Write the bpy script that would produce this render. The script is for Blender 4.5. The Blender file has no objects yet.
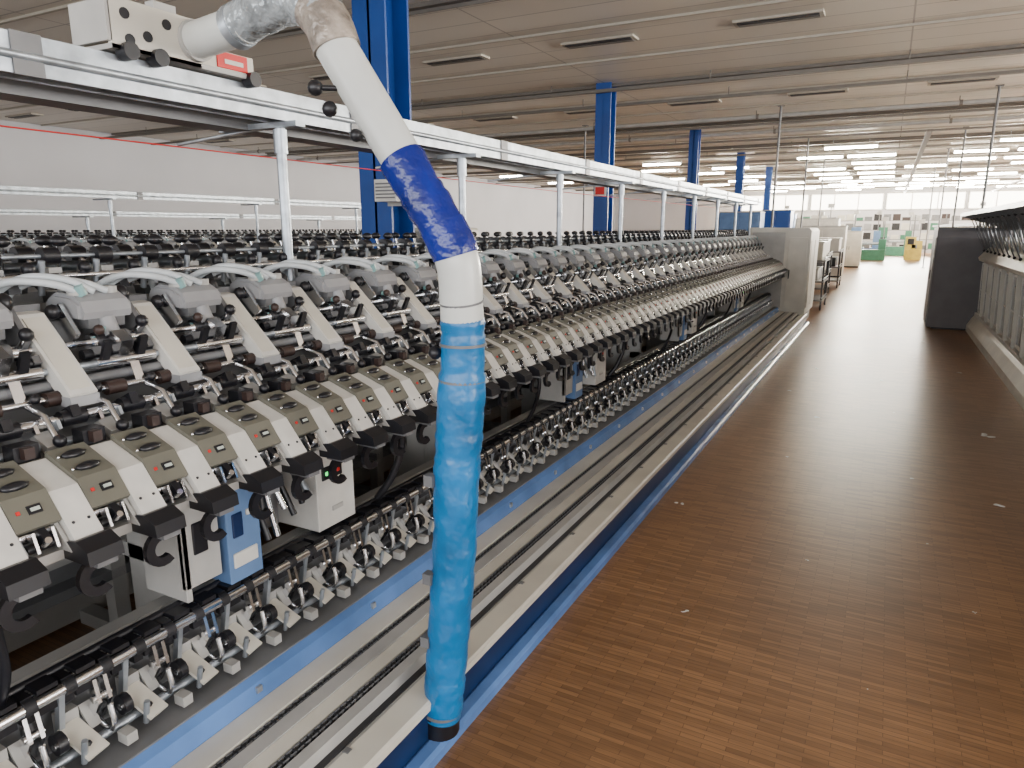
import bpy, math, random
from mathutils import Vector, Matrix, Euler
random.seed(4)
S = bpy.context.scene
COL = S.collection

# ------------------------------------------------------------------ materials
def mat(name, col, rough=0.5, metal=0.0, var=0.12, scale=6.0, bump=0.0, emis=0.0, alpha=1.0, bscale=None):
    m = bpy.data.materials.new(name); m.use_nodes = True
    nt = m.node_tree; N = nt.nodes; L = nt.links
    b = N['Principled BSDF']
    tc = N.new('ShaderNodeTexCoord')
    nz = N.new('ShaderNodeTexNoise'); nz.inputs['Scale'].default_value = scale; nz.inputs['Detail'].default_value = 3
    L.new(tc.outputs['Object'], nz.inputs['Vector'])
    cr = N.new('ShaderNodeValToRGB')
    cr.color_ramp.elements[0].position = 0.3; cr.color_ramp.elements[1].position = 0.7
    lo = [max(0, c*(1-var)) for c in col]; hi = [min(1, c*(1+var)) for c in col]
    cr.color_ramp.elements[0].color = (*lo, 1); cr.color_ramp.elements[1].color = (*hi, 1)
    L.new(nz.outputs['Fac'], cr.inputs['Fac'])
    L.new(cr.outputs['Color'], b.inputs['Base Color'])
    b.inputs['Roughness'].default_value = rough
    b.inputs['Metallic'].default_value = metal
    if bump > 0:
        n2 = N.new('ShaderNodeTexNoise'); n2.inputs['Scale'].default_value = bscale or scale*3; n2.inputs['Detail'].default_value = 3
        L.new(tc.outputs['Object'], n2.inputs['Vector'])
        bp = N.new('ShaderNodeBump'); bp.inputs['Strength'].default_value = bump; bp.inputs['Distance'].default_value = 0.02
        L.new(n2.outputs['Fac'], bp.inputs['Height']); L.new(bp.outputs['Normal'], b.inputs['Normal'])
    if emis > 0:
        b.inputs['Emission Color'].default_value = (*col, 1)
        b.inputs['Emission Strength'].default_value = emis
    if alpha < 1: b.inputs['Alpha'].default_value = alpha
    return m

M = {}
M['white'] = mat('painted_white_panel', (0.61,0.60,0.56), 0.38, var=0.10, scale=9)
M['cream'] = mat('cream_paint', (0.60,0.575,0.50), 0.36, var=0.12, scale=3)
M['grey'] = mat('light_grey_paint', (0.39,0.385,0.365), 0.42, var=0.12)
M['capgrey'] = mat('grey_plastic_cap', (0.29,0.295,0.305), 0.35, var=0.12)
M['midgrey'] = mat('mid_grey_metal', (0.145,0.148,0.153), 0.4, var=0.2)
M['olive'] = mat('olive_grey_panel', (0.135,0.132,0.105), 0.45, var=0.08)
M['black'] = mat('black_plastic', (0.007,0.007,0.010), 0.38, var=0.3)
M['dark'] = mat('dark_interior', (0.015,0.015,0.018), 0.6, var=0.4)
M['chrome'] = mat('chromed_steel', (0.80,0.81,0.83), 0.16, 1.0, var=0.1)
M['steel'] = mat('galvanised_steel', (0.40,0.44,0.48), 0.38, 0.7, var=0.28, scale=14)
M['brown'] = mat('brown_rubber', (0.03,0.016,0.013), 0.5)
M['bluerail'] = mat('light_blue_paint', (0.10,0.21,0.48), 0.25, var=0.22, scale=4)
M['bluedark'] = mat('dark_blue_plinth', (0.006,0.022,0.08), 0.28, var=0.2)
M['colblue'] = mat('column_blue_paint', (0.008,0.058,0.27), 0.4, var=0.12, scale=2)
M['boxblue'] = mat('control_box_blue', (0.11,0.20,0.38), 0.45)
M['red'] = mat('red_label', (0.6,0.015,0.015), 0.5)
M['green'] = mat('green_machine_paint', (0.04,0.17,0.10), 0.5)
M['yellow'] = mat('yellow_paint', (0.42,0.32,0.06), 0.5)
M['hoseclear'] = mat('milky_hose', (0.50,0.54,0.56), 0.2, var=0.15)
M['teal'] = mat('teal_fitting', (0.18,0.34,0.34), 0.3)
M['hoseblue'] = mat('blue_hose_fabric', (0.006,0.145,0.37), 0.33, var=0.30, scale=6, bump=1.0, bscale=9)
M['tapeblue'] = mat('blue_tape', (0.004,0.015,0.19), 0.22, var=0.3, scale=12, bump=0.6, bscale=16)
M['pipewhite'] = mat('white_pvc_pipe', (0.64,0.66,0.63), 0.3, var=0.09, scale=5)
M['tapeclear'] = mat('silver_wrapped_tape', (0.38,0.42,0.44), 0.2, 0.25, var=0.4, scale=16, bump=0.9, bscale=22)
M['tapeshiny'] = mat('brown_stained_tape', (0.30,0.26,0.22), 0.3, 0.2, var=0.5, scale=20, bump=0.6, bscale=30)
M['ledg'] = mat('green_led', (0.1,0.9,0.2), 0.4, emis=1.5)
M['digits'] = mat('display_digits', (0.45,0.50,0.45), 0.4, emis=0.1)
M['tube'] = mat('fluorescent_tube_glow', (1.0,0.92,0.76), 0.4, emis=110, var=0.0)
M['window'] = mat('daylight_window_glow', (1.0,0.95,0.85), 0.4, emis=8, var=0.0)
M['wall'] = mat('wall_paint', (0.46,0.46,0.49), 0.7, var=0.05, scale=0.5)
M['glass'] = mat('window_panel_grey', (0.25,0.27,0.265), 0.08, var=0.1)
M['darkgrey'] = mat('dark_grey_cabinet', (0.14,0.132,0.138), 0.5, var=0.08)
M['ribdark'] = mat('ceiling_rail', (0.16,0.145,0.125), 0.6, var=0.05)
M['rib'] = mat('ceiling_rib', (0.42,0.385,0.32), 0.6, var=0.05)

def ceiling_mat():
    m = bpy.data.materials.new('ceiling_panels'); m.use_nodes=True
    nt=m.node_tree;N=nt.nodes;L=nt.links;b=N['Principled BSDF']
    tc=N.new('ShaderNodeTexCoord')
    br=N.new('ShaderNodeTexBrick'); br.offset=0.0
    br.inputs['Color1'].default_value=(0.62,0.575,0.49,1);br.inputs['Color2'].default_value=(0.66,0.615,0.53,1)
    br.inputs['Mortar'].default_value=(0.34,0.31,0.27,1)
    br.inputs['Scale'].default_value=1.0; br.inputs['Mortar Size'].default_value=0.012
    br.inputs['Brick Width'].default_value=5.0; br.inputs['Row Height'].default_value=0.62
    L.new(tc.outputs['Object'],br.inputs['Vector'])
    L.new(br.outputs['Color'],b.inputs['Base Color']); b.inputs['Roughness'].default_value=0.4
    return m
M['ceiling']=ceiling_mat()

def floor_mat():
    m = bpy.data.materials.new('parquet_floor'); m.use_nodes=True
    nt=m.node_tree;N=nt.nodes;L=nt.links;b=N['Principled BSDF']
    tc=N.new('ShaderNodeTexCoord')
    br=N.new('ShaderNodeTexBrick'); br.offset=0.5; br.offset_frequency=2
    br.inputs['Color1'].default_value=(0.335,0.180,0.082,1)
    br.inputs['Color2'].default_value=(0.220,0.115,0.052,1)
    br.inputs['Mortar'].default_value=(0.14,0.072,0.034,1)
    br.inputs['Scale'].default_value=1.0; br.inputs['Mortar Size'].default_value=0.001
    br.inputs['Brick Width'].default_value=0.15; br.inputs['Row Height'].default_value=0.022
    L.new(tc.outputs['Object'],br.inputs['Vector'])
    mp=N.new('ShaderNodeMapping'); mp.inputs['Scale'].default_value=(2.0,30.0,1.0)
    L.new(tc.outputs['Object'],mp.inputs['Vector'])
    g=N.new('ShaderNodeTexNoise');g.inputs['Scale'].default_value=3;g.inputs['Detail'].default_value=4
    L.new(mp.outputs['Vector'],g.inputs['Vector'])
    m1=N.new('ShaderNodeMixRGB');m1.blend_type='OVERLAY';m1.inputs[0].default_value=0.4
    L.new(br.outputs['Color'],m1.inputs[1]);L.new(g.outputs['Fac'],m1.inputs[2])
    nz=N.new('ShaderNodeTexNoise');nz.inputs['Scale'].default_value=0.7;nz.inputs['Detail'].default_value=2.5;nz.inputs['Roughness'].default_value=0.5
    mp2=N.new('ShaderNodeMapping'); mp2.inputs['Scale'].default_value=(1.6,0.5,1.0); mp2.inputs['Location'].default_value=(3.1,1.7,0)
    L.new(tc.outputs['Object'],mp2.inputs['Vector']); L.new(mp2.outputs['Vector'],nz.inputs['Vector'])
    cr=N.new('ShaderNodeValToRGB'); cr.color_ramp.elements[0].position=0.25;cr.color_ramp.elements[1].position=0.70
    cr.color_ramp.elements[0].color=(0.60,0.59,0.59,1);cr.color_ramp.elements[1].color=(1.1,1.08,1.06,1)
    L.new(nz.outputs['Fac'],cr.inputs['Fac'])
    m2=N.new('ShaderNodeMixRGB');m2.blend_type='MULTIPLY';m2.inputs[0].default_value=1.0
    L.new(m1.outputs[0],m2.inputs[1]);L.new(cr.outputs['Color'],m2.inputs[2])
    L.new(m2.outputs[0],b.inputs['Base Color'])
    r=N.new('ShaderNodeMapRange'); r.inputs['From Min'].default_value=0.0; r.inputs['From Max'].default_value=1.0
    r.inputs['To Min'].default_value=0.28; r.inputs['To Max'].default_value=0.40
    L.new(nz.outputs['Fac'],r.inputs['Value']);L.new(r.outputs[0],b.inputs['Roughness'])
    return m
M['floor']=floor_mat()

# ------------------------------------------------------------------ mesh builder
class MB:
    def __init__(s): s.v=[]; s.f=[]; s.m=[]; s.sm=[]; s.names=[]
    def mi(s,name):
        if name not in s.names: s.names.append(name)
        return s.names.index(name)
    def add(s,vs,fs,m,smooth=False):
        o=len(s.v); s.v+= [tuple(p) for p in vs]; k=s.mi(m)
        for f in fs:
            s.f.append(tuple(i+o for i in f)); s.m.append(k); s.sm.append(smooth)
    def box(s,c,d,m,rot=None):
        x,y,z=d[0]/2,d[1]/2,d[2]/2
        vs=[Vector(p) for p in [(-x,-y,-z),(x,-y,-z),(x,y,-z),(-x,y,-z),(-x,-y,z),(x,-y,z),(x,y,z),(-x,y,z)]]
        if rot:
            R=Euler([math.radians(a) for a in rot]).to_matrix(); vs=[R@p for p in vs]
        vs=[p+Vector(c) for p in vs]
        s.add(vs,[(0,3,2,1),(4,5,6,7),(0,1,5,4),(1,2,6,5),(2,3,7,6),(3,0,4,7)],m)
    def bb(s,x0,x1,y0,y1,z0,z1,m):
        s.box(((x0+x1)/2,(y0+y1)/2,(z0+z1)/2),(abs(x1-x0),abs(y1-y0),abs(z1-z0)),m)
    def prism(s,prof,a,b,m,axis='y'):
        n=len(prof)
        def P(p,t):
            if axis=='y': return (p[0],t,p[1])
            if axis=='x': return (t,p[0],p[1])
            return (p[0],p[1],t)
        vs=[P(p,a) for p in prof]+[P(p,b) for p in prof]
        fs=[tuple(range(n)),tuple(range(2*n-1,n-1,-1))]
        for i in range(n):
            j=(i+1)%n; fs.append((i,i+n,j+n,j))
        s.add(vs,fs,m)
    def tube(s,pts,r,m,n=10,caps=True,smooth=True):
        pts=[Vector(p) for p in pts]
        rs=r if isinstance(r,(list,tuple)) else [r]*len(pts)
        rings=[]; up=None
        for i,p in enumerate(pts):
            if i==0: t=pts[1]-pts[0]
            elif i==len(pts)-1: t=pts[-1]-pts[-2]
            else: t=(pts[i+1]-pts[i]).normalized()+(pts[i]-pts[i-1]).normalized()
            if t.length<1e-9: t=Vector((0,0,1))
            t.normalize()
            if up is None:
                up=Vector((0,0,1)) if abs(t.z)<0.9 else Vector((1,0,0))
            a=up-t*up.dot(t)
            if a.length<1e-6: a=t.orthogonal()
            a.normalize(); up=a; b=t.cross(a)
            rings.append([p+(a*math.cos(2*math.pi*k/n)+b*math.sin(2*math.pi*k/n))*rs[i] for k in range(n)])
        vs=[q for R in rings for q in R]; fs=[]
        for i in range(len(pts)-1):
            for k in range(n):
                k2=(k+1)%n; fs.append((i*n+k,i*n+k2,(i+1)*n+k2,(i+1)*n+k))
        s.add(vs,fs,m,smooth)
        if caps:
            s.add(rings[0],[tuple(range(n-1,-1,-1))],m); s.add(rings[-1],[tuple(range(n))],m)
    def sph(s,c,r,m,n=10,h=6,sc=(1,1,1),rot=None):
        vs=[];fs=[]
        R=Euler([math.radians(a) for a in rot]).to_matrix() if rot else None
        for i in range(h+1):
            th=math.pi*i/h
            for k in range(n):
                ph=2*math.pi*k/n
                p=Vector((math.sin(th)*math.cos(ph)*r*sc[0],math.sin(th)*math.sin(ph)*r*sc[1],math.cos(th)*r*sc[2]))
                if R: p=R@p
                vs.append(p+Vector(c))
        for i in range(h):
            for k in range(n):
                k2=(k+1)%n; fs.append((i*n+k,(i+1)*n+k,(i+1)*n+k2,i*n+k2))
        s.add(vs,fs,m,True)
    def obj(s,name,parent=None,bevel=0.0,arr=None,loc=(0,0,0)):
        me=bpy.data.meshes.new(name); me.from_pydata(s.v,[],s.f)
        for nm in s.names: me.materials.append(M[nm])
        me.polygons.foreach_set('material_index',s.m); me.polygons.foreach_set('use_smooth',s.sm)
        me.update()
        o=bpy.data.objects.new(name,me); COL.objects.link(o); o.location=loc
        if bevel>0:
            b=o.modifiers.new('bevel','BEVEL'); b.width=bevel; b.segments=1; b.limit_method='ANGLE'; b.angle_limit=math.radians(50)
        if arr:
            a=o.modifiers.new('array','ARRAY'); a.use_relative_offset=False; a.use_constant_offset=True
            a.constant_offset_displace=(0,arr[0],0); a.count=arr[1]
        if parent: o.parent=parent
        return o
def empty(name,loc=(0,0,0)):
    e=bpy.data.objects.new(name,None); COL.objects.link(e); e.location=loc; e.empty_display_size=0.2; return e
def smooth_path(pts,k=6):
    P=[Vector(p) for p in pts]; P=[P[0]*2-P[1]]+P+[P[-1]*2-P[-2]]; out=[]
    for i in range(1,len(P)-2):
        for j in range(k):
            t=j/k
            out.append(0.5*((2*P[i])+(-P[i-1]+P[i+1])*t+(2*P[i-1]-5*P[i]+4*P[i+1]-P[i+2])*t*t+(-P[i-1]+3*P[i]-3*P[i+1]+P[i+2])*t**3))
    out.append(P[-2]); return out

# ------------------------------------------------------------------ room
CZ=4.3; XL,XR=-20.0,13.0; YB,YF=-6.0,56.0
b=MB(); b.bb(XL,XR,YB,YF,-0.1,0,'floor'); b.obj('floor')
b=MB(); b.bb(XL,XR,YB,YF,CZ,CZ+0.1,'ceiling'); b.obj('ceiling')
b=MB(); b.bb(XL-0.1,XL,YB,YF,0,CZ,'wall'); b.obj('wall_left')
b=MB(); b.bb(XR,XR+0.1,YB,YF,0,CZ,'wall'); b.obj('wall_right')
b=MB(); b.bb(XL,XR,YF,YF+0.1,0,CZ,'wall'); b.obj('wall_far')
b=MB(); b.bb(XL,XR,YB-0.1,YB,0,CZ,'wall'); b.obj('wall_back')

def window(name,x0,x1,z0,z1,y,axis='x'):
    e=empty(name)
    g=MB()
    if axis=='x': g.bb(x0,x1,y-0.03,y-0.01,z0,z1,'window')
    else: g.bb(y-0.03,y-0.01,x0,x1,z0,z1,'window')
    g.obj('pane',e)
    f=MB()
    n=max(2,int(abs(x1-x0)/1.2))
    for i in range(n+1):
        xx=x0+(x1-x0)*i/n
        if axis=='x': f.bb(xx-0.03,xx+0.03,y-0.08,y,z0,z1,'grey')
        else: f.bb(y-0.08,y,xx-0.03,xx+0.03,z0,z1,'grey')
    for zz in (z0,z1):
        if axis=='x': f.bb(x0,x1,y-0.08,y,zz-0.04,zz+0.04,'grey')
        else: f.bb(y-0.08,y,x0,x1,zz-0.04,zz+0.04,'grey')
    f.obj('frame',e)
k=1
for x0 in (-10,-5.2,-.4,4.4):
    window('window_%d'%k,x0,x0+4.6,2.9,4.0,YF); k+=1
for y0 in (0,8,16,24,32,40,48):
    window('window_%d'%k,y0,y0+6.5,1.0,3.6,XR,'y'); k+=1

# ceiling ribs, rails, vents, trunking, pipes
b=MB()
y=-3.7
while y<YF-1:
    b.bb(XL,XR,y-0.07,y+0.07,CZ-0.05,CZ,'ribdark'); b.bb(XL,XR,y+0.03,y+0.05,CZ-0.09,CZ-0.05,'ribdark')
    for q in (1.86,3.72):
        if y+q<YF: b.bb(XL,XR,y+q-0.025,y+q+0.025,CZ-0.03,CZ,'rib')
    y+=5.7
b.obj('trim_1')
b=MB()
for yy in (-1.1,4.6,10.3,16.0,21.7,27.4):
    for i in range(-7,6):
        xx=-1.55+2.45*i
        if xx<XL+1 or xx>XR-1: continue
        b.bb(xx-0.55,xx+0.55,yy-0.14,yy+0.14,CZ-0.03,CZ,'rib')
        b.bb(xx-0.50,xx+0.50,yy-0.10,yy-0.01,CZ-0.04,CZ-0.025,'dark')
        b.bb(xx-0.50,xx+0.50,yy+0.03,yy+0.10,CZ-0.04,CZ-0.025,'ribdark')
b.obj('ceiling_air_vents')
b=MB()
for yy in (13.0,14.6,18.8,22,24.5,26.2,30.5,36,41):
    b.bb(XL,XR,yy-.05,yy+.05,CZ-.20,CZ-.15,'ribdark')
    for xx in range(-18,13,3): b.tube([(xx,yy,CZ-.16),(xx,yy,CZ)],0.01,'ribdark',4)
for xx in (-12.4,0.6,5.4): b.bb(xx-.06,xx+.06,20,54,CZ-.42,CZ-.37,'ribdark')
b.obj('ceiling_cable_trunking')
b=MB()
for yy in (17.8,20.6): 
    b.tube([(XL,yy,CZ-.14),(XR,yy,CZ-.14)],.05,'grey',10)
    for xx in range(-19,13,4): b.tube([(xx,yy,CZ-.14),(xx+.06,yy,CZ-.14)],.062,'ribdark',10); b.tube([(xx,yy,CZ-.1),(xx,yy,CZ)],0.01,'ribdark',4)
b.obj('sprinkler_pipes')

lm=None
def lamp(x,y,z=4.02,L=1.5):
    global lm
    if lm is None:
        b=MB()
        b.prism([(-0.14,0.05),(-0.05,0.12),(0.05,0.12),(0.14,0.05)],-L/2,L/2,'white','x')
        b.tube([(-L/2+0.03,0,0.02),(L/2-0.03,0,0.02)],0.036,'tube',6)
        for sx in (-1,1): b.box((sx*(L/2-0.015),0,0.04),(0.03,0.16,0.07),'white')
        for sx in (-.5,.5): b.tube([(sx,0,0.1),(sx,0,0.28)],0.006,'steel',5)
        o=b.obj('fluorescent_lamp'); lm=o.data; o.location=(x,y,z)
    else:
        o=bpy.data.objects.new('fluorescent_lamp',lm); COL.objects.link(o); o.location=(x,y,z)
for yy,xs in ((24.5,(-1.3,3.2,4.9)),(27.5,(-8,-2.4,-0.8,2.3,4.0,8)),(30.5,(-16,-9,-6,-0.8,2.3,4.0,6)),(33,(-13,-7.5,-2.6,-0.8,1.0,4.5,6.2)),(36,(-16,-10,-6,-2.6,-0.8,2.8,5.5)),(39,(-13,-7,-2.6,-0.8,1.0,4,7)),(42,(-9,-5,-1.8,1.5,3.2,6)),(45,(-12,-7,-2.6,-.8,0.9,4,7)),(48,(-5,-1.8,1.5,3.2)),(51,(-7,-2.6,0.8,4,6))):
    for xx in xs: lamp(xx,yy)

# ------------------------------------------------------------------ columns
def column(x,y,w):
    b=MB(); t=0.03
    b.bb(x-w/2,x+w/2,y-w*0.5,y-w*0.5+t,0,CZ,'colblue'); b.bb(x-w/2,x+w/2,y+w*0.5-t,y+w*0.5,0,CZ,'colblue')
    b.bb(x-t/2,x+t/2,y-w*0.5,y+w*0.5,0,CZ,'colblue')
    b.bb(x-w/2-0.05,x+w/2+0.05,y-w*0.5-0.05,y+w*0.5+0.05,0,0.02,'colblue')
    return b.obj('steel_column')
for x,y,w in ((-5,6.5,0.42),(-5,13.3,0.30),(-5,20.3,0.26),(-5,27.2,0.26),(-5,34,0.26)):
    column(x,y,w)
b=MB(); b.box((-5,13.12,2.35),(0.24,0.02,0.20),'white'); b.box((-5,13.10,2.35),(0.18,0.01,0.14),'red'); b.obj('fire_sign')

# ------------------------------------------------------------------ main machine
K=0.77
def build_machine(name='spinning_machine'):
    root=empty(name); objs=[]
    PITCH=0.21; NU=81; Y0=-0.2; YE=Y0+PITCH*NU
    def head(o,):
        o.scale=(K,K,K); o.location=(0,o.location.y*K,1.65*(1-K)); objs.append((o,'h')); return o
    b=MB()
    b.prism([(-1.965,.745),(-1.96,.76),(-2.075,.905),(-2.225,.960),(-2.24,.945),(-2.09,.885),(-1.985,.74)],0.0,0.085,'white')
    b.prism([(-1.985,.745),(-2.10,.90),(-2.24,.945),(-2.30,.80),(-2.10,.74)],0.001,0.008,'white')
    b.prism([(-1.985,.745),(-2.10,.90),(-2.24,.945),(-2.30,.80),(-2.10,.74)],0.075,0.084,'white')
    b.sph((-2.005,0.02,.818),0.005,'dark',6,4); b.sph((-2.005,0.065,.818),0.005,'dark',6,4)
    b.bb(-2.31,-2.23,0.0,0.087,.925,.94,'grey')
    b.prism([(-2.020,.835),(-2.078,.918),(-2.230,.978),(-2.235,.955),(-2.095,.89),(-2.03,.825)],0.087,0.208,'olive')
    for (px,pz) in ((-2.115,.936),(-2.183,.963)):
        b.sph((px,0.146,pz),0.036,'black',8,5,(0.5,1.15,0.35),rot=(0,20,0))
        b.sph((px,0.100,pz),0.006,'chrome',6,4)
    b.box((-2.048,0.155,.879),(0.026,0.036,0.006),'black',rot=(0,55,0)); b.box((-2.044,0.155,.881),(0.010,0.024,0.006),'digits',rot=(0,55,0))
    b.box((-2.050,0.112,.879),(0.010,0.009,0.008),'red',rot=(0,55,0))
    b.bb(-2.14,-2.12,0.085,0.21,.74,.89,'dark')
    b.prism([(-1.975,.745),(-2.05,.83),(-2.12,.84),(-2.12,.745)],0.087,0.099,'capgrey')
    b.prism([(-1.975,.745),(-2.05,.83),(-2.12,.84),(-2.12,.745)],0.196,0.207,'grey')
    b.tube([(-2.07,0.103,.80),(-2.07,0.19,.80)],0.026,'chrome',10)
    b.tube([(-2.035,0.110,.772),(-2.035,0.190,.772)],0.015,'black',8)
    b.box((-2.03,0.152,.80),(0.05,0.022,0.045),'black',rot=(0,35,0))
    b.tube([(-2.015,.15,.78),(-1.99,.15,.80)],0.010,'chrome',8)
    b.box((-2.02,0.125,.79),(0.03,0.008,0.06),'chrome',rot=(0,-20,0)); b.box((-2.02,0.178,.79),(0.03,0.008,0.06),'chrome',rot=(0,-20,0))
    b.prism([(-1.90,.715),(-1.905,.755),(-1.955,.78),(-2.01,.77),(-2.03,.715)],-0.01,0.095,'black')
    b.box((-1.955,0.045,.708),(0.10,0.06,0.02),'midgrey')
    cy,cz,ro,ri=0.045,0.648,0.060,0.030
    for i in range(12):
        a0=math.radians(70+i*235/12); a1=math.radians(70+(i+1)*235/12)
        q=[(cy+ro*math.cos(a0),cz+ro*math.sin(a0)),(cy+ro*math.cos(a1),cz+ro*math.sin(a1)),(cy+ri*math.cos(a1),cz+ri*math.sin(a1)),(cy+ri*math.cos(a0),cz+ri*math.sin(a0))]
        b.prism(q,-1.975,-1.955,'black','x')
    b.bb(-1.975,-1.955,0.04,0.085,.685,.72,'black')
    b.box((-2.285,0.05,.980),(0.06,0.075,0.05),'black'); b.box((-2.245,0.045,.985),(0.035,0.03,0.035),'brown')
    b.box((-2.33,0.155,.975),(0.09,0.06,0.03),'grey',rot=(0,20,0))
    b.tube([(-2.27,0.155,.985),(-2.33,0.155,1.06),(-2.42,0.155,1.08)],0.010,'chrome',6)
    b.sph((-2.265,0.155,.990),0.022,'black',8,5)
    b.box((-2.36,0.12,1.01),(0.09,0.012,0.03),'chrome',rot=(0,-25,0)); b.box((-2.36,0.19,1.01),(0.09,0.012,0.03),'steel',rot=(0,-25,0))
    b.box((-2.40,0.05,1.03),(0.13,0.03,0.04),'black',rot=(0,-25,0))
    b.tube([(-2.37,0.01,1.03),(-2.37,0.09,1.03)],0.028,'black',10)
    b.tube([(-2.45,0.015,1.085),(-2.45,0.085,1.085)],0.026,'brown',10)
    b.tube([(-2.45,-0.005,1.085),(-2.45,0.015,1.085)],0.014,'chrome',8)
    b.tube([(-2.37,0.10,1.03),(-2.37,0.20,1.03)],0.018,'chrome',8)
    b.box((-2.48,0.15,1.12),(0.05,0.035,0.07),'chrome',rot=(0,-20,0))
    b.sph((-2.51,0.11,1.16),0.024,'black',8,5)
    b.sph((-2.43,0.185,1.10),0.018,'black',8,5)
    b.box((-2.57,0.06,1.18),(0.12,0.05,0.03),'midgrey',rot=(0,-35,0))
    b.tube([(-2.54,0.00,1.20),(-2.54,0.09,1.20)],0.02,'black',8)
    head(b.obj('winding_unit_row',root,0.0,(PITCH,NU),(0,Y0,0)))
    # ---- draft heads
    b=MB()
    b.prism([(-2.395,1.07),(-2.38,1.10),(-2.64,1.355),(-2.70,1.365),(-2.70,1.32),(-2.43,1.075)],0.0,0.095,'white')
    b.prism([(-2.40,1.108),(-2.395,1.116),(-2.62,1.345),(-2.63,1.34)],0.012,0.083,'cream')
    b.box((-2.405,0.047,1.075),(0.06,0.10,0.035),'capgrey')
    b.box((-2.73,0.047,1.36),(0.10,0.12,0.05),'midgrey')
    b.sph((-2.64,-0.03,1.40),0.036,'black',10,6,(1,.8,1)); b.sph((-2.64,0.125,1.355),0.028,'black',8,5)
    b.tube([(-2.64,-0.03,1.40),(-2.68,-0.03,1.34)],0.012,'chrome',6)
    prof=[(-2.55,1.325),(-2.54,1.35),(-2.56,1.39),(-2.61,1.415),(-2.70,1.42),(-2.76,1.39),(-2.77,1.325)]
    b.prism(prof,0.18,0.36,'capgrey')
    b.prism([(-2.56,1.33),(-2.56,1.375),(-2.61,1.40),(-2.70,1.405),(-2.75,1.38),(-2.76,1.33)],0.167,0.373,'capgrey')
    b.prism([(-2.56,1.29),(-2.555,1.325),(-2.76,1.325),(-2.75,1.29)],0.20,0.34,'midgrey')
    b.tube([(-2.62,0.21,1.41),(-2.62,0.21,1.435)],0.035,'grey',10); b.tube([(-2.62,0.33,1.41),(-2.62,0.33,1.435)],0.03,'grey',10)
    b.tube([(-2.56,0.27,1.32),(-2.53,0.27,1.26)],0.03,'capgrey',10)
    b.box((-2.50,0.27,1.22),(0.07,0.05,0.10),'chrome',rot=(0,30,0))
    b.tube([(-2.56,0.19,1.24),(-2.56,0.36,1.24)],0.028,'chrome',10)
    b.tube([(-2.50,0.17,1.17),(-2.50,0.40,1.17)],0.022,'chrome',10)
    b.tube([(-2.56,0.215,1.24),(-2.56,0.255,1.24)],0.036,'black',10)
    b.tube([(-2.56,0.30,1.24),(-2.56,0.34,1.24)],0.036,'midgrey',10)
    b.box((-2.62,0.40,1.30),(0.10,0.02,0.14),'midgrey',rot=(0,-40,0))
    b.box((-2.62,0.148,1.30),(0.10,0.015,0.14),'chrome',rot=(0,-40,0))
    b.box((-2.48,0.20,1.20),(0.015,0.03,0.12),'black',rot=(0,25,0)); b.box((-2.48,0.34,1.20),(0.015,0.03,0.12),'black',rot=(0,25,0))
    b.box((-2.54,0.24,1.285),(0.02,0.05,0.02),'teal')
    b.sph((-2.53,0.39,1.30),0.025,'black',8,5); b.tube([(-2.53,.39,1.30),(-2.60,.39,1.24)],0.009,'chrome',6)
    b.sph((-2.50,0.20,1.29),0.02,'brown',8,5)
    for dy,dz in ((0.0,0),(0.05,0.012),(0.10,0.0)):
        b.tube(smooth_path([(-2.60,0.21+dy,1.42),(-2.63,0.13+dy,1.455+dz),(-2.72,0.04+dy,1.465+dz),(-2.82,-0.01+dy,1.42),(-2.86,-0.02+dy,1.36)],4),0.014,'hoseclear',8)
    b.tube([(-2.60,0.215,1.41),(-2.60,0.20,1.445)],0.02,'teal',8)
    for yy in (0.05,0.26):
        b.tube([(-2.95,yy,1.50),(-2.86,yy,1.54)],0.010,'chrome',6)
        b.tube([(-2.86,yy-0.03,1.545),(-2.86,yy+0.03,1.545)],0.034,'black',10)
        b.tube([(-2.93,yy+0.07,1.49),(-2.90,yy+0.07,1.60)],0.010,'chrome',6)
        b.sph((-2.90,yy+0.07,1.60),0.028,'black',8,5,(1,1.3,.8))
        b.box((-2.91,yy+0.02,1.48),(0.10,0.05,0.04),'grey')
        b.sph((-2.80,yy+0.10,1.50),0.026,'black',8,5)
        b.box((-2.84,yy+0.10,1.46),(0.02,0.02,0.10),'chrome',rot=(0,20,0))
        b.box((-2.80,yy+0.03,1.44),(0.05,0.04,0.05),'black')
        b.tube([(-2.83,yy+0.15,1.40),(-2.80,yy+0.15,1.53)],0.012,'steel',6)
    head(b.obj('draft_head_row',root,0.0,(PITCH*2,NU//2+1),(0,Y0-0.15,0)))
    b=MB(); y0,y1=Y0,YE
    for (x,z,r,m) in ((-2.37,1.03,.012,'chrome'),(-2.45,1.085,.012,'chrome'),(-2.50,1.17,.012,'steel'),(-2.56,1.24,.012,'chrome'),(-2.33,.965,.014,'steel'),(-2.50,1.12,.018,'midgrey'),(-2.07,.80,.010,'chrome'),(-2.95,1.50,.02,'steel'),(-2.80,1.47,.012,'chrome'),(-2.86,1.545,.008,'steel')):
        b.tube([(x,y0,z),(x,y1,z)],r,m,8)
    b.prism([(-2.13,.74),(-2.13,.86),(-2.27,.93),(-2.56,1.06),(-2.70,1.27),(-2.80,1.34),(-2.95,1.36),(-2.95,.74)],y0,y1,'midgrey')
    b.prism([(-2.60,1.12),(-2.59,1.13),(-2.73,1.31),(-2.74,1.30)],y0,y1,'capgrey')
    b.bb(-2.10,-2.02,y0,y1,.715,.745,'grey')
    b.bb(-2.5,-2.42,y0,y1,.64,.74,'grey')
    head(b.obj('head_core',root))
    # ---- lower section
    y0,y1=-0.2,12.95
    LP=0.17; NL=77
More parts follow.
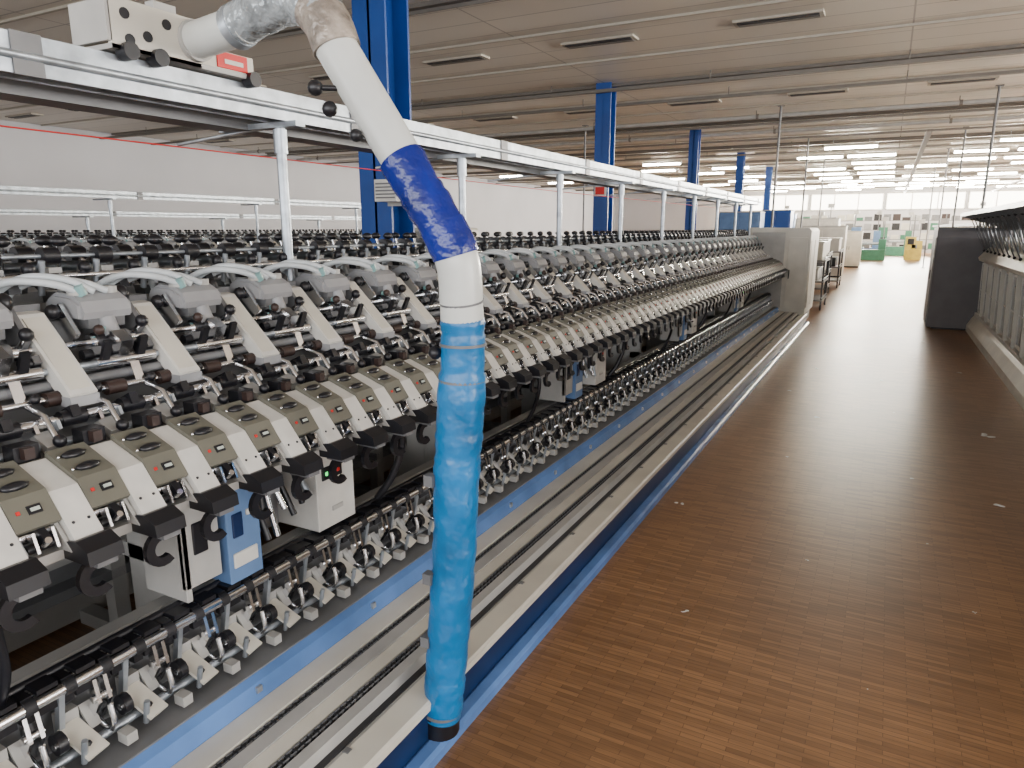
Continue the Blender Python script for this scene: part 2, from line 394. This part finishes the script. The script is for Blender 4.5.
    b=MB()
    b.box((-1.695,0.04,.375),(0.115,0.06,0.008),'cream',rot=(0,30,10))
    b.sph((-1.675,0.04,.367),0.010,'black',6,4)
    b.box((-1.735,0.085,.40),(0.07,0.03,0.008),'grey',rot=(0,50,0))
    b.box((-1.76,0.04,.405),(0.03,0.05,0.06),'grey')
    for yy in (0.090,0.118):
        b.prism([(-1.775,.36),(-1.74,.37),(-1.695,.44),(-1.71,.505),(-1.74,.495),(-1.72,.445),(-1.765,.39)],yy,yy+.010,'chrome')
    b.tube([(-1.712,0.085,.45),(-1.712,0.132,.45)],0.011,'chrome',8)
    b.tube(smooth_path([(-1.75,.105,.38),(-1.69,.105,.36),(-1.662,.105,.39),(-1.67,.105,.44)],3),0.008,'chrome',6)
    b.tube([(-1.69,0.14,.405),(-1.69,0.162,.405)],0.028,'black',10); b.tube([(-1.685,0.135,.405),(-1.685,0.168,.405)],0.011,'chrome',6)
    b.box((-1.735,0.015,.445),(0.02,0.014,0.13),'steel',rot=(0,12,0))
    b.box((-1.655,0.13,.335),(0.04,0.03,0.03),'grey')
    b.tube([(-1.665,0.02,.33),(-1.65,0.02,.40)],0.008,'steel',6)
    o=b.obj('spindle_lever_row',root,0,(LP,NL),(0,y0,0)); objs.append((o,'l'))
    b=MB()
    b.bb(-1.77,-1.725,0,0.026,.475,.545,'black'); b.box((-1.75,0.055,.490),(0.055,0.05,0.02),'black'); b.box((-1.745,0.06,.545),(0.05,0.05,0.012),'black')
    b.tube([(-1.722,0.026,.520),(-1.722,0.095,.520)],0.017,'chrome',10); b.tube([(-1.722,0.0,.52),(-1.722,0.026,.52)],0.021,'dark',8)
    o=b.obj('clamp_rail',root,0,(0.095,int((y1-y0)/0.095)),(0,y0,0)); objs.append((o,'l'))
    b=MB()
    for xx in (-1.462,-1.322):
        b.box((xx,0.010,.222),(0.026,0.016,0.010),'dark'); b.box((xx-0.009,0.022,.224),(0.004,0.022,0.012),'midgrey'); b.box((xx+0.009,0.022,.224),(0.004,0.022,0.012),'midgrey')
    o=b.obj('conveyor_chain',root,0,(0.028,int((y1-y0)/0.028)),(0,y0,0)); objs.append((o,'l'))
    b=MB()
    b.bb(-1.65,-1.17,y0,y1,0.02,.185,'grey')
    b.bb(-1.563,-1.478,y0,y1,.18,.235,'cream')
    b.bb(-1.478,-1.446,y0,y1,.18,.218,'dark')
    b.bb(-1.446,-1.395,y0,y1,.18,.232,'grey'); b.bb(-1.393,-1.340,y0,y1,.18,.228,'cream')
    b.bb(-1.340,-1.300,y0,y1,.18,.218,'dark')
    b.bb(-1.300,-1.262,y0,y1,.18,.230,'grey')
    b.bb(-1.262,-1.24,y0,y1,.12,.19,'dark')
    ye=y1+.35
    b.prism([(-1.24,.13),(-1.24,.175),(-1.228,.187),(-1.145,.185),(-1.135,.178),(-1.135,.155),(-1.15,.15)],y0,ye,'cream')
    b.bb(-1.20,-1.148,y0,ye,0.0,.15,'bluedark')
    b.prism([(-1.15,0.0),(-1.15,.04),(-1.14,.045),(-1.105,.042),(-1.092,.03),(-1.092,0.0)],y0,ye,'bluerail')
    b.prism([(-1.63,.19),(-1.63,.30),(-1.61,.31),(-1.575,.29),(-1.565,.235),(-1.565,.19)],y0,y1,'bluerail')
    b.bb(-1.92,-1.60,y0,y1,.27,.31,'midgrey'); b.bb(-1.84,-1.80,y0,y1,.31,.46,'midgrey')
    b.prism([(-1.90,.40),(-1.90,.525),(-1.84,.53),(-1.83,.515),(-1.83,.40)],y0,y1,'grey')
    b.tube([(-1.78,y0,.545),(-1.78,y1,.545)],0.012,'black',8); b.tube([(-1.797,y0,.50),(-1.797,y1,.50)],0.013,'chrome',8)
    b.tube([(-1.70,y0,.345),(-1.70,y1,.345)],0.012,'steel',8)
    yy=y0+0.05
    while yy<y1:
        b.bb(-2.27,-2.05,yy,yy+0.06,0,1.0,'grey'); b.bb(-2.15,-1.88,yy,yy+0.06,.40,.46,'grey'); b.bb(-2.27,-1.65,yy,yy+.06,0.0,0.06,'grey')
        b.bb(-1.92,-1.86,yy,yy+0.06,0,.42,'grey')
        yy+=1.68
    yy=y0+.4
    while yy<y1:
        b.bb(-1.235,-1.215,yy,yy+.02,.18,.190,'midgrey'); b.bb(-1.572,-1.562,yy,yy+.02,.262,.282,'steel')
        yy+=.55
    o=b.obj('frame_and_deck',root); objs.append((o,'l'))
    b=MB()
    for yb in (1.22,4.0,6.8,9.6):
        b.bb(-1.92,-1.73,yb,yb+0.02,.56,.98,'grey'); b.bb(-1.75,-1.73,yb,yb+0.13,.60,.96,'grey')
        b.bb(-1.732,-1.724,yb+.035,yb+.085,.70,.80,'black')
        b.bb(-1.95,-1.72,yb+0.15,yb+0.28,.55,.92,'boxblue')
        b.bb(-1.722,-1.714,yb+0.165,yb+0.26,.60,.65,'white'); b.bb(-1.722,-1.714,yb+0.17,yb+0.21,.70,.78,'bluedark'); b.bb(-1.722,-1.712,yb+0.225,yb+0.255,.76,.78,'white')
        b.bb(-1.90,-1.76,yb+0.33,yb+0.40,.66,.92,'midgrey')
        for q in range(6):
            b.tube([(-1.76+random.uniform(-.04,.04),yb+.30+q*.04,.82),(-1.72,yb+.31+q*.04,.68+random.uniform(-.05,.05))],0.011,random.choice(['chrome','black','steel']),8)
        b.bb(-1.97,-1.735,yb+0.56,yb+0.76,.56,.88,'white')
        b.bb(-1.735,-1.727,yb+0.585,yb+0.69,.75,.80,'black')
        for q in range(3): b.bb(-1.728,-1.721,yb+.597+q*.03,yb+.612+q*.03,.768,.783,('ledg','yellow','red')[q])
        b.bb(-1.735,-1.729,yb+0.63,yb+0.69,.62,.64,'grey')
        b.tube(smooth_path([(-1.70,yb+.95,.95),(-1.68,yb+1.0,.80),(-1.72,yb+.98,.65),(-1.78,yb+.95,.55)],5),0.016,'black',8)
        b.tube(smooth_path([(-1.70,yb-.5,.95),(-1.66,yb-.52,.80),(-1.70,yb-.50,.65),(-1.76,yb-.50,.53)],5),0.012,'black',8)
        for q in range(4):
            b.tube(smooth_path([(-1.8,yb+1.1+q*.3,.94),(-1.82,yb+1.2+q*.3,.80),(-1.85,yb+1.3+q*.3,.94)],5),0.012,'black',6)
    o=b.obj('control_boxes',root,0.004); objs.append((o,'l'))
    allo=[]
    for o,t in objs:
        allo.append(o)
        c=o.copy(); COL.objects.link(c); c.parent=root; c.name=o.name.split('.')[0]+'_rear'
        c.scale=(-o.scale.x,o.scale.y,o.scale.z); c.location=(-2*2.2715,o.location.y,o.location.z)
        allo.append(c)
    b=MB(); a=12.97
    b.prism([(-1.16,0.19),(-1.15,1.60),(-1.19,1.655),(-2.16,1.66),(-2.16,0.19)],a,a+1.5,'cream')
    b.bb(-3.4,-2.16,a,a+1.45,0,1.6,'grey'); b.bb(-2.1,-1.2,a+.03,a+1.45,0,.19,'midgrey')
    b.bb(-1.155,-1.145,a+.1,a+.7,.3,1.45,'cream'); b.bb(-1.155,-1.145,a+.78,a+1.4,.3,1.45,'cream')
    b.bb(-1.50,-1.20,a-.012,a,.3,1.5,'cream'); b.bb(-2.1,-1.56,a-.012,a,.3,1.58,'grey')
    b.bb(-1.47,-1.45,a-.03,a-.01,.8,.95,'black')
    allo.append(b.obj('end_cabinet',root,0.012))
    return root,allo
root,objs=build_machine()
def dup(objs,dx,dy):
    r=empty('spinning_machine',(dx,dy,0))
    for o in objs:
        c=o.copy(); COL.objects.link(c); c.parent=r
dup(objs,-7.6,0.4)

# ------------------------------------------------------------------ rails
def rail(name,x,z,y0,y1,poles,pole_base,th=0.05,e=None):
    if e is None: e=empty(name)
    b=MB()
    b.prism([(x-th,z-th),(x-th,z+th),(x-th*0.6,z+th),(x-th*.6,z+th*0.7),(x+th*.6,z+th*0.7),(x+th*.6,z+th),(x+th,z+th),(x+th,z-th),(x+th*.7,z-th),(x+th*.7,z-th*.5),(x-th*.7,z-th*.5),(x-th*.7,z-th)],y0,y1,'steel')
    b.obj('beam',e)
    b=MB()
    b.tube([(x+th*1.05,y0,z-th*.1),(x+th*1.05,y1,z-th*.1)],th*0.22,'steel',8)
    b.tube([(x+th*.2,y0,z+th*0.9),(x+th*.2,y1,z+th*0.9)],th*0.2,'midgrey',8)
    for py in poles:
        b.tube([(x,py,pole_base),(x,py,z-th)],0.020,'steel',12)
        b.tube([(x,py,z-0.17),(x,py,z-0.08)],0.027,'steel',12)
        b.box((x-0.10,py,z-th-0.012),(0.42,0.05,0.02),'steel')
        b.box((x,py,pole_base+0.01),(0.09,0.09,0.02),'steel')
        b.box((x+th,py+.4,z),(0.012,0.08,th*2.1),'midgrey')
    b.obj('posts',e)
    return e
poles=[0.785+1.345*i for i in range(10)]
e=rail('overhead_travel_track',-2.15,2.105,-0.4,13.6,poles,1.36,0.052)
b=MB(); b.bb(-2.42,-2.30,-0.4,13.2,2.03,2.04,'midgrey'); b.bb(-2.425,-2.415,-0.4,13.2,2.03,2.07,'midgrey'); b.bb(-2.305,-2.295,-0.4,13.2,2.03,2.07,'midgrey')
b.tube([(-2.75,-0.5,2.0),(-2.75,6,1.98),(-2.75,13.2,2.0)],0.003,'red',6)
for py in poles: b.tube([(-2.75,py,2.0),(-2.21,py,2.04)],0.008,'steel',5)
b.obj('cable_tray',e)
rail('overhead_travel_track',-8.9,2.07,-0.4,13,[1+2.4*i for i in range(5)],1.36,0.045)
rail('overhead_travel_track',-10.4,1.86,-0.4,13,[1.6+2.4*i for i in range(5)],1.36,0.035)

# ------------------------------------------------------------------ travelling cleaner with hose
e=empty('travelling_blower')
b=MB()
X=-2.15; Zb=2.165
b.bb(X+.07,X+.085,1.41,1.72,Zb,2.31,'cream'); b.bb(X-.085,X-.07,1.41,1.72,Zb,2.29,'cream')
b.bb(X-.085,X+.085,1.40,1.415,Zb+.02,2.30,'grey')
b.bb(X-.085,X+.085,1.41,1.95,Zb,Zb+.015,'grey')
for (yy,zz) in ((1.46,2.27),(1.53,2.22),(1.47,2.20),(1.60,2.27)):
    b.tube([(X+.083,yy,zz),(X+.088,yy,zz)],0.016,'black',12)
for yy in (1.46,1.56,1.93):
    b.tube([(X+.06,yy,Zb+.0),(X+.105,yy,Zb+.0)],0.026,'black',16)
b.tube([(X-.105,1.5,Zb),(X-.06,1.5,Zb)],0.030,'black',16)
b.bb(X-.06,X+.075,1.72,1.95,Zb+.015,Zb+.075,'cream'); b.bb(X+.075,X+.079,1.79,1.92,Zb+.02,Zb+.072,'red'); b.bb(X+.079,X+.081,1.82,1.90,Zb+.035,Zb+.05,'white')
b.tube([(X-.20,1.62,2.25),(X-.085,1.62,2.25)],0.075,'midgrey',20)
b.bb(X+.02,X+.06,1.58,1.66,2.29,2.34,'grey')
b.obj('carriage',e,0.004)
def wob(pts,r,amp,k=5):
    P=smooth_path(pts,k); return P,[r*(1+random.uniform(-amp,amp)) for _ in P]
b=MB(); P,R=wob([(-2.22,1.705,2.23),(-2.05,1.70,2.245),(-1.80,1.68,2.26)],.056,0.0); b.tube(P,R,'pipewhite',28)
b.tube([(-2.11,1.703,2.24),(-2.05,1.70,2.245)],.064,'grey',28)
b.obj('inlet_pipe',e)
b=MB(); P,R=wob([(-1.85,1.685,2.258),(-1.76,1.68,2.28),(-1.64,1.67,2.295),(-1.535,1.66,2.275),(-1.46,1.65,2.22),(-1.43,1.65,2.15)],.064,0.045,6); b.tube(P,R,'tapeclear',28)
b.tube(smooth_path([(-1.50,1.655,2.255),(-1.455,1.65,2.21),(-1.425,1.65,2.14)],3),.0675,'tapeshiny',28)
b.tube([(-1.86,1.685,2.254),(-1.83,1.684,2.262)],.066,'steel',28)
b.obj('flexible_elbow',e)
b=MB(); b.tube([(-1.445,1.648,2.17),(-1.33,1.652,2.0),(-1.205,1.66,1.815)],.059,'pipewhite',28)
b.sph((-1.45,1.58,2.03),.022,'black'); b.sph((-1.42,1.60,1.975),.022,'black'); b.tube([(-1.45,1.58,2.03),(-1.36,1.64,2.03)],.008,'black',6)
b.sph((-1.33,1.60,1.90),.018,'black')
b.obj('sloping_pipe',e)
b=MB(); P,R=wob([(-1.225,1.66,1.84),(-1.17,1.665,1.755),(-1.11,1.67,1.67),(-1.07,1.675,1.595)],.064,0.05,6); b.tube(P,R,'tapeblue',28); b.obj('taped_elbow',e)
b=MB(); P,R=wob([(-1.085,1.673,1.625),(-1.055,1.68,1.55),(-1.05,1.685,1.45),(-1.05,1.69,1.37)],.0615,0.01,5); b.tube(P,R,'pipewhite',28)
b.tube([(-1.05,1.686,1.45),(-1.05,1.687,1.444)],.063,'midgrey',28)
b.tube(smooth_path([(-1.10,1.672,1.655),(-1.07,1.677,1.60),(-1.062,1.68,1.575)],3),.066,'tapeblue',28)
b.obj('lower_pipe',e)
b=MB()
pts=[(-1.05,1.69,1.40),(-1.05,1.69,1.32),(-1.055,1.69,1.22),(-1.065,1.685,1.05),(-1.075,1.68,.90),(-1.085,1.68,.70),(-1.10,1.675,.50),(-1.115,1.67,.32),(-1.125,1.665,.20),(-1.135,1.66,.10)]
P=smooth_path(pts,10); R=[]
for i,p in enumerate(P):
    base=.063 if p.z>1.24 else .070-.006*(1.24-p.z)/1.2
    R.append(base*(1+0.035*math.sin(i*0.9)*random.random()+0.02*random.uniform(-1,1)))
b.tube(P,R,'hoseblue',32)
b.obj('blue_hose',e)
b=MB()
for zz,xx in ((1.33,-1.05),(1.225,-1.055)): b.tube([(xx,1.69,zz),(xx,1.69,zz-.008)],.0685,'midgrey',28)
b.sph((-1.12,1.65,1.30),.02,'black')
for zz,xx in ((.92,-1.13),(.60,-1.145),(.38,-1.16)): b.box((xx,1.625,zz),(.03,.03,.035),'midgrey')
b.tube([(-1.137,1.66,.115),(-1.14,1.66,.045)],.062,'black',28); b.tube([(-1.135,1.66,.13),(-1.136,1.66,.12)],.067,'midgrey',28)
b.obj('clamps_and_foot',e)

b=MB(); b.bb(-4.78,-4.50,6.0,6.24,1.92,2.14,'white')
for i in range(5): b.bb(-4.76,-4.52,5.99,6.0,1.95+i*.035,1.965+i*.035,'midgrey')
b.bb(-4.8,-4.48,6.24,6.28,1.88,2.16,'grey')
b.obj('vent_box')

# ------------------------------------------------------------------ right machine
e=empty('ring_frame_machine')
b=MB(); y0,y1=2.5,13.6
b.prism([(1.27,0),(1.27,.10),(1.33,.22),(1.36,.26),(2.9,.26),(2.95,0)],y0,y1,'cream')
b.prism([(1.46,.26),(1.50,1.18),(2.75,1.18),(2.75,.26)],y0,y1,'dark')
b.prism([(1.32,1.14),(1.30,1.19),(1.55,1.50),(1.75,1.54),(2.5,1.54),(2.8,1.14)],y0,y1,'cream')
b.prism([(1.36,.26),(1.36,.31),(1.42,.31),(1.42,.26)],y0,y1,'white')
b.obj('body',e)
b=MB()
yy=y0
while yy<y1-0.3:
    b.prism([(1.36,.28),(1.32,1.16),(1.44,1.16),(1.46,.28)],yy,yy+.04,'cream')
    b.prism([(1.395,.33),(1.37,1.10),(1.38,1.10),(1.405,.33)],yy+.10,yy+.57,'glass')
    b.prism([(1.385,.33),(1.383,.37),(1.40,.37),(1.405,.33)],yy+.08,yy+.60,'white')
    b.prism([(1.375,1.06),(1.365,1.11),(1.385,1.11),(1.39,1.06)],yy+.08,yy+.60,'white')
    b.prism([(1.385,.33),(1.36,1.11),(1.40,1.11),(1.41,.33)],yy+.07,yy+.10,'white'); b.prism([(1.385,.33),(1.36,1.11),(1.40,1.11),(1.41,.33)],yy+.57,yy+.60,'white')
    b.prism([(1.380,.68),(1.378,.70),(1.395,.70),(1.397,.68)],yy+.08,yy+.60,'white')
    b.bb(1.355,1.37,yy+.30,yy+.36,.98,1.0,'black')
    yy+=.65
b.obj('window_panels',e)
b=MB()
b.prism([(1.02,1.845),(1.02,1.87),(1.70,1.66),(1.70,1.63)],y0,y1,'black')
yy=y0
while yy<y1:
    b.prism([(1.0,1.825),(1.0,1.885),(1.72,1.67),(1.72,1.60)],yy,yy+.03,'midgrey')
    yy+=.16
b.box((1.0,(y0+y1)/2,1.855),(.04,y1-y0,.05),'black')
yy=y0+.1
while yy<y1:
    b.tube([(1.66,yy,1.50),(1.66,yy,1.66)],.02,'midgrey',6)
    b.tube([(1.12,yy,1.80),(1.36,yy+.12,1.30)],.009,'midgrey',4); b.tube([(1.30,yy+.22,1.72),(1.42,yy+.3,1.36)],.010,'steel',4)
    b.sph((1.12,yy,1.79),.02,'black',6,4); b.sph((1.36,yy+.12,1.30),.02,'black',6,4)
    yy+=.45
b.obj('creel_canopy',e)
b=MB()
b.bb(.70,2.9,y1,y1+1.2,.03,1.62,'darkgrey'); b.bb(.72,2.88,y1-.006,y1,.06,1.5,'darkgrey'); b.bb(.70,2.9,y1-.01,y1+1.2,1.62,1.66,'midgrey')
b.bb(.69,.70,y1+.1,y1+1.1,.1,1.5,'darkgrey'); b.bb(.68,.70,y1+.5,y1+.53,.8,.95,'black')
b.bb(.78,2.8,y1+.05,y1+1.1,0,.04,'black')
b.obj('end_cabinet',e,0.01)

for (x,y) in ((-2.4,17.3),(1.57,16.9),(1.53,23.2),(-7.4,18.2),(-2.4,23.4),(1.5,29),(-2.4,29.4),(1.4,34.6)):
    b=MB(); b.tube([(x,y,0),(x,y,CZ)],.025,'midgrey',8); b.box((x,y,.01),(.16,.16,.02),'midgrey'); b.box((x,y,CZ-.01),(.14,.14,.02),'midgrey'); b.box((x+.04,y,1.5),(.06,.08,.14),'grey'); b.obj('support_pole')

# ------------------------------------------------------------------ background equipment
def cart(x,y):
    e=empty('bobbin_cart',(x,y,0)); b=MB()
    for sx in (-.35,.35):
        for sy in (-.6,.6):
            b.tube([(sx,sy,.12),(sx,sy,1.0)],.02,'black',8); b.tube([(sx-.015,sy,.07),(sx+.015,sy,.07)],.07,'black',14)
    for z in (.2,.58,1.0):
        b.box((0,0,z),(.75,1.25,.03),'midgrey')
        for sx in (-.36,.36): b.box((sx,0,z+.06),(.02,1.25,.02),'steel')
    b.obj('frame',e)
    b=MB()
    for sy in (-.4,0,.4): b.box((0,sy,.72),(.5,.32,.24),random.choice(['dark','midgrey','grey']))
    b.bb(-.3,.3,-.5,.5,1.015,1.35,'cream'); b.bb(-.32,.32,-.52,.52,1.35,1.38,'white')
    b.obj('boxes',e,0.01)
cart(-1.45,16.2); cart(-1.6,19.3); cart(-1.5,22.3)
def cab(name,x,y,w,d,h,m):
    b=MB(); b.bb(x-w/2,x+w/2,y-d/2,y+d/2,.06,h,m); b.bb(x-w/2+.03,x+w/2-.03,y-d/2+.03,y+d/2-.03,0,.06,'black')
    b.bb(x-w/2+.04,x-.01,y-d/2-.02,y-d/2,.12,h-.06,m); b.bb(x+.01,x+w/2-.04,y-d/2-.02,y-d/2,.12,h-.06,m)
    b.bb(x-.05,x-.03,y-d/2-.04,y-d/2-.02,h*.5,h*.6,'black'); b.bb(x+.03,x+.05,y-d/2-.04,y-d/2-.02,h*.5,h*.6,'black')
    b.bb(x-w/2-.01,x+w/2+.01,y-d/2-.01,y+d/2+.01,h,h+.03,'grey'); b.obj(name,None,0.006)
cab('storage_cabinet',-2.0,27,1.4,1.0,1.7,'cream'); cab('storage_cabinet',-2.6,31.5,1.6,1.0,2.0,'white'); cab('storage_cabinet',-4.0,22.5,1.2,.8,2.1,'boxblue')
cab('storage_cabinet',-1.5,34,1.0,.8,1.5,'cream'); cab('storage_cabinet',-3.3,25,.9,.8,2.2,'colblue'); cab('storage_cabinet',-4.6,36.5,1.2,.8,2.3,'boxblue')
def bgm(name,x,y,m,w=1.9,h=1.25):
    e=empty(name,(x,y,0)); b=MB()
    b.bb(-w/2,w/2,-.4,.4,0,.55,m); b.bb(-w/2,-w/2+.5,-.35,.35,.55,h,m); b.bb(w/2-.35,w/2,-.3,.3,.55,h-.2,m)
    b.tube([(-w/2+.5,0,.85),(w/2-.35,0,.85)],.06,'steel',10); b.tube([(-w/2+.5,0,1.0),(-w/2+.6,0,1.0)],.16,'steel',14)
    b.bb(-.1,.15,-.35,.2,.6,.8,'midgrey'); b.bb(-w/2+.1,-w/2+.4,-.37,-.35,.8,1.1,'black')
    b.tube([(w/2-.15,0,h-.2),(w/2-.15,0,h+.8)],.03,'midgrey',6); b.box((w/2-.15,0,h+.8),(.3,.2,.2),'grey')
    b.obj('bed_and_headstock',e,0.02)
bgm('workshop_lathe',-1.0,42,'green',1.8,1.3); bgm('workshop_lathe',-4.2,42,'green',2.0,1.6); bgm('workshop_lathe',1.2,43.5,'yellow',.8,1.2); bgm('workshop_lathe',-2.6,50,'green',1.6,1.8); bgm('workshop_lathe',.3,49.5,'green',1.8,1.7); bgm('workshop_lathe',-3.2,38,'midgrey',1.5,1.9); bgm('workshop_lathe',-6.5,47,'cream',1.9,2.1); bgm('workshop_lathe',3.6,49,'midgrey',2.2,2.2); bgm('workshop_lathe',-1.2,46,'boxblue',1.5,1.7)
e=empty('shelf_rack'); b=MB()
for xx in (-5.5,-3.8,-2.1,-.4,1.4,3.1,4.8):
    for yy in (53.2,54.0): b.tube([(xx,yy,0),(xx,yy,2.5)],.03,'midgrey',6)
for z in (.3,.9,1.5,2.1): b.bb(-5.5,4.8,53.2,54.0,z,z+.04,'midgrey')
for z in (.34,.94,1.54,2.14):
    for i in range(18): b.bb(-5.4+i*.55,-4.95+i*.55,53.3,53.9,z,z+random.uniform(.2,.45),random.choice(['cream','grey','green','midgrey','midgrey','dark','brown','capgrey']))
b.obj('shelves',e)
e=empty('ring_frame_machine'); b=MB()
b.bb(1.95,3.0,18,41,0,.9,'cream'); b.bb(2.05,2.9,18,41,.9,1.2,'dark')
yy=18
while yy<41:
    b.bb(2.0,2.05,yy,yy+.06,.9,1.7,'cream'); b.bb(1.94,1.95,yy+.1,yy+1.2,.15,.8,'glass'); yy+=1.3
b.bb(1.85,3.1,18,41,1.7,1.78,'midgrey'); b.obj('body',e)
b=MB()
for (x,y,s) in ((-.97,4.05,.035),(.875,6.63,.06),(.76,4.9,.05),(-.63,2.82,.018),(.3,5.2,.014),(-.4,6.6,.03),(.1,8.6,.03),(.9,9.5,.04),(-.2,3.6,.012),(.5,3.4,.012),(-.6,9,.03),(.6,12,.04),(-.75,7.6,.02),(.2,7.1,.012),(.45,10.4,.02),(-.5,5.3,.014),(.1,2.6,.008),(.35,4.1,.01)):
    for k in range(3):
        b.sph((x+random.uniform(-s,s)*.6,y+random.uniform(-s,s)*.6,.005),s*random.uniform(.3,.6),'white',7,4,(1,random.uniform(.3,.8),.18),rot=(0,0,random.uniform(0,180)))
b.obj('lint_scraps')

# ------------------------------------------------------------------ lights (daylight entering at right and far windows; added fill at back wall)
def area(name,loc,rot,sx,sy,p,col):
    l=bpy.data.lights.new(name,'AREA'); l.shape='RECTANGLE'; l.size=sx; l.size_y=sy; l.energy=p; l.color=col
    o=bpy.data.objects.new(name,l); COL.objects.link(o); o.location=loc; o.rotation_euler=[math.radians(a) for a in rot]; return o
area('daylight_right_near',(XR-.2,4,2.4),(0,90,0),2.4,16,1650,(.97,.97,1))
area('daylight_right_far',(XR-.2,34,2.4),(0,90,0),2.4,34,8500,(1,.95,.85))
area('fill_back',(-1,YB+.2,2.6),(90,0,0),18,2.6,1150,(.95,.97,1))  # added fill for the near area; no window in the back wall
area('daylight_far',(0,YF-.3,3.45),(-90,0,0),20,1.1,10500,(1,.95,.85))
w=bpy.data.worlds.new('world'); S.world=w; w.use_nodes=True
w.node_tree.nodes['Background'].inputs[0].default_value=(0,0,0,1); w.node_tree.nodes['Background'].inputs[1].default_value=0

# ------------------------------------------------------------------ camera
c=bpy.data.cameras.new('camera'); c.lens=24.6; c.sensor_width=36; c.clip_end=200; c.clip_start=.05
o=bpy.data.objects.new('camera',c); COL.objects.link(o); o.location=(0,0,1.65); o.rotation_euler=(math.radians(90-12.56),0,math.radians(27.8))
S.camera=o
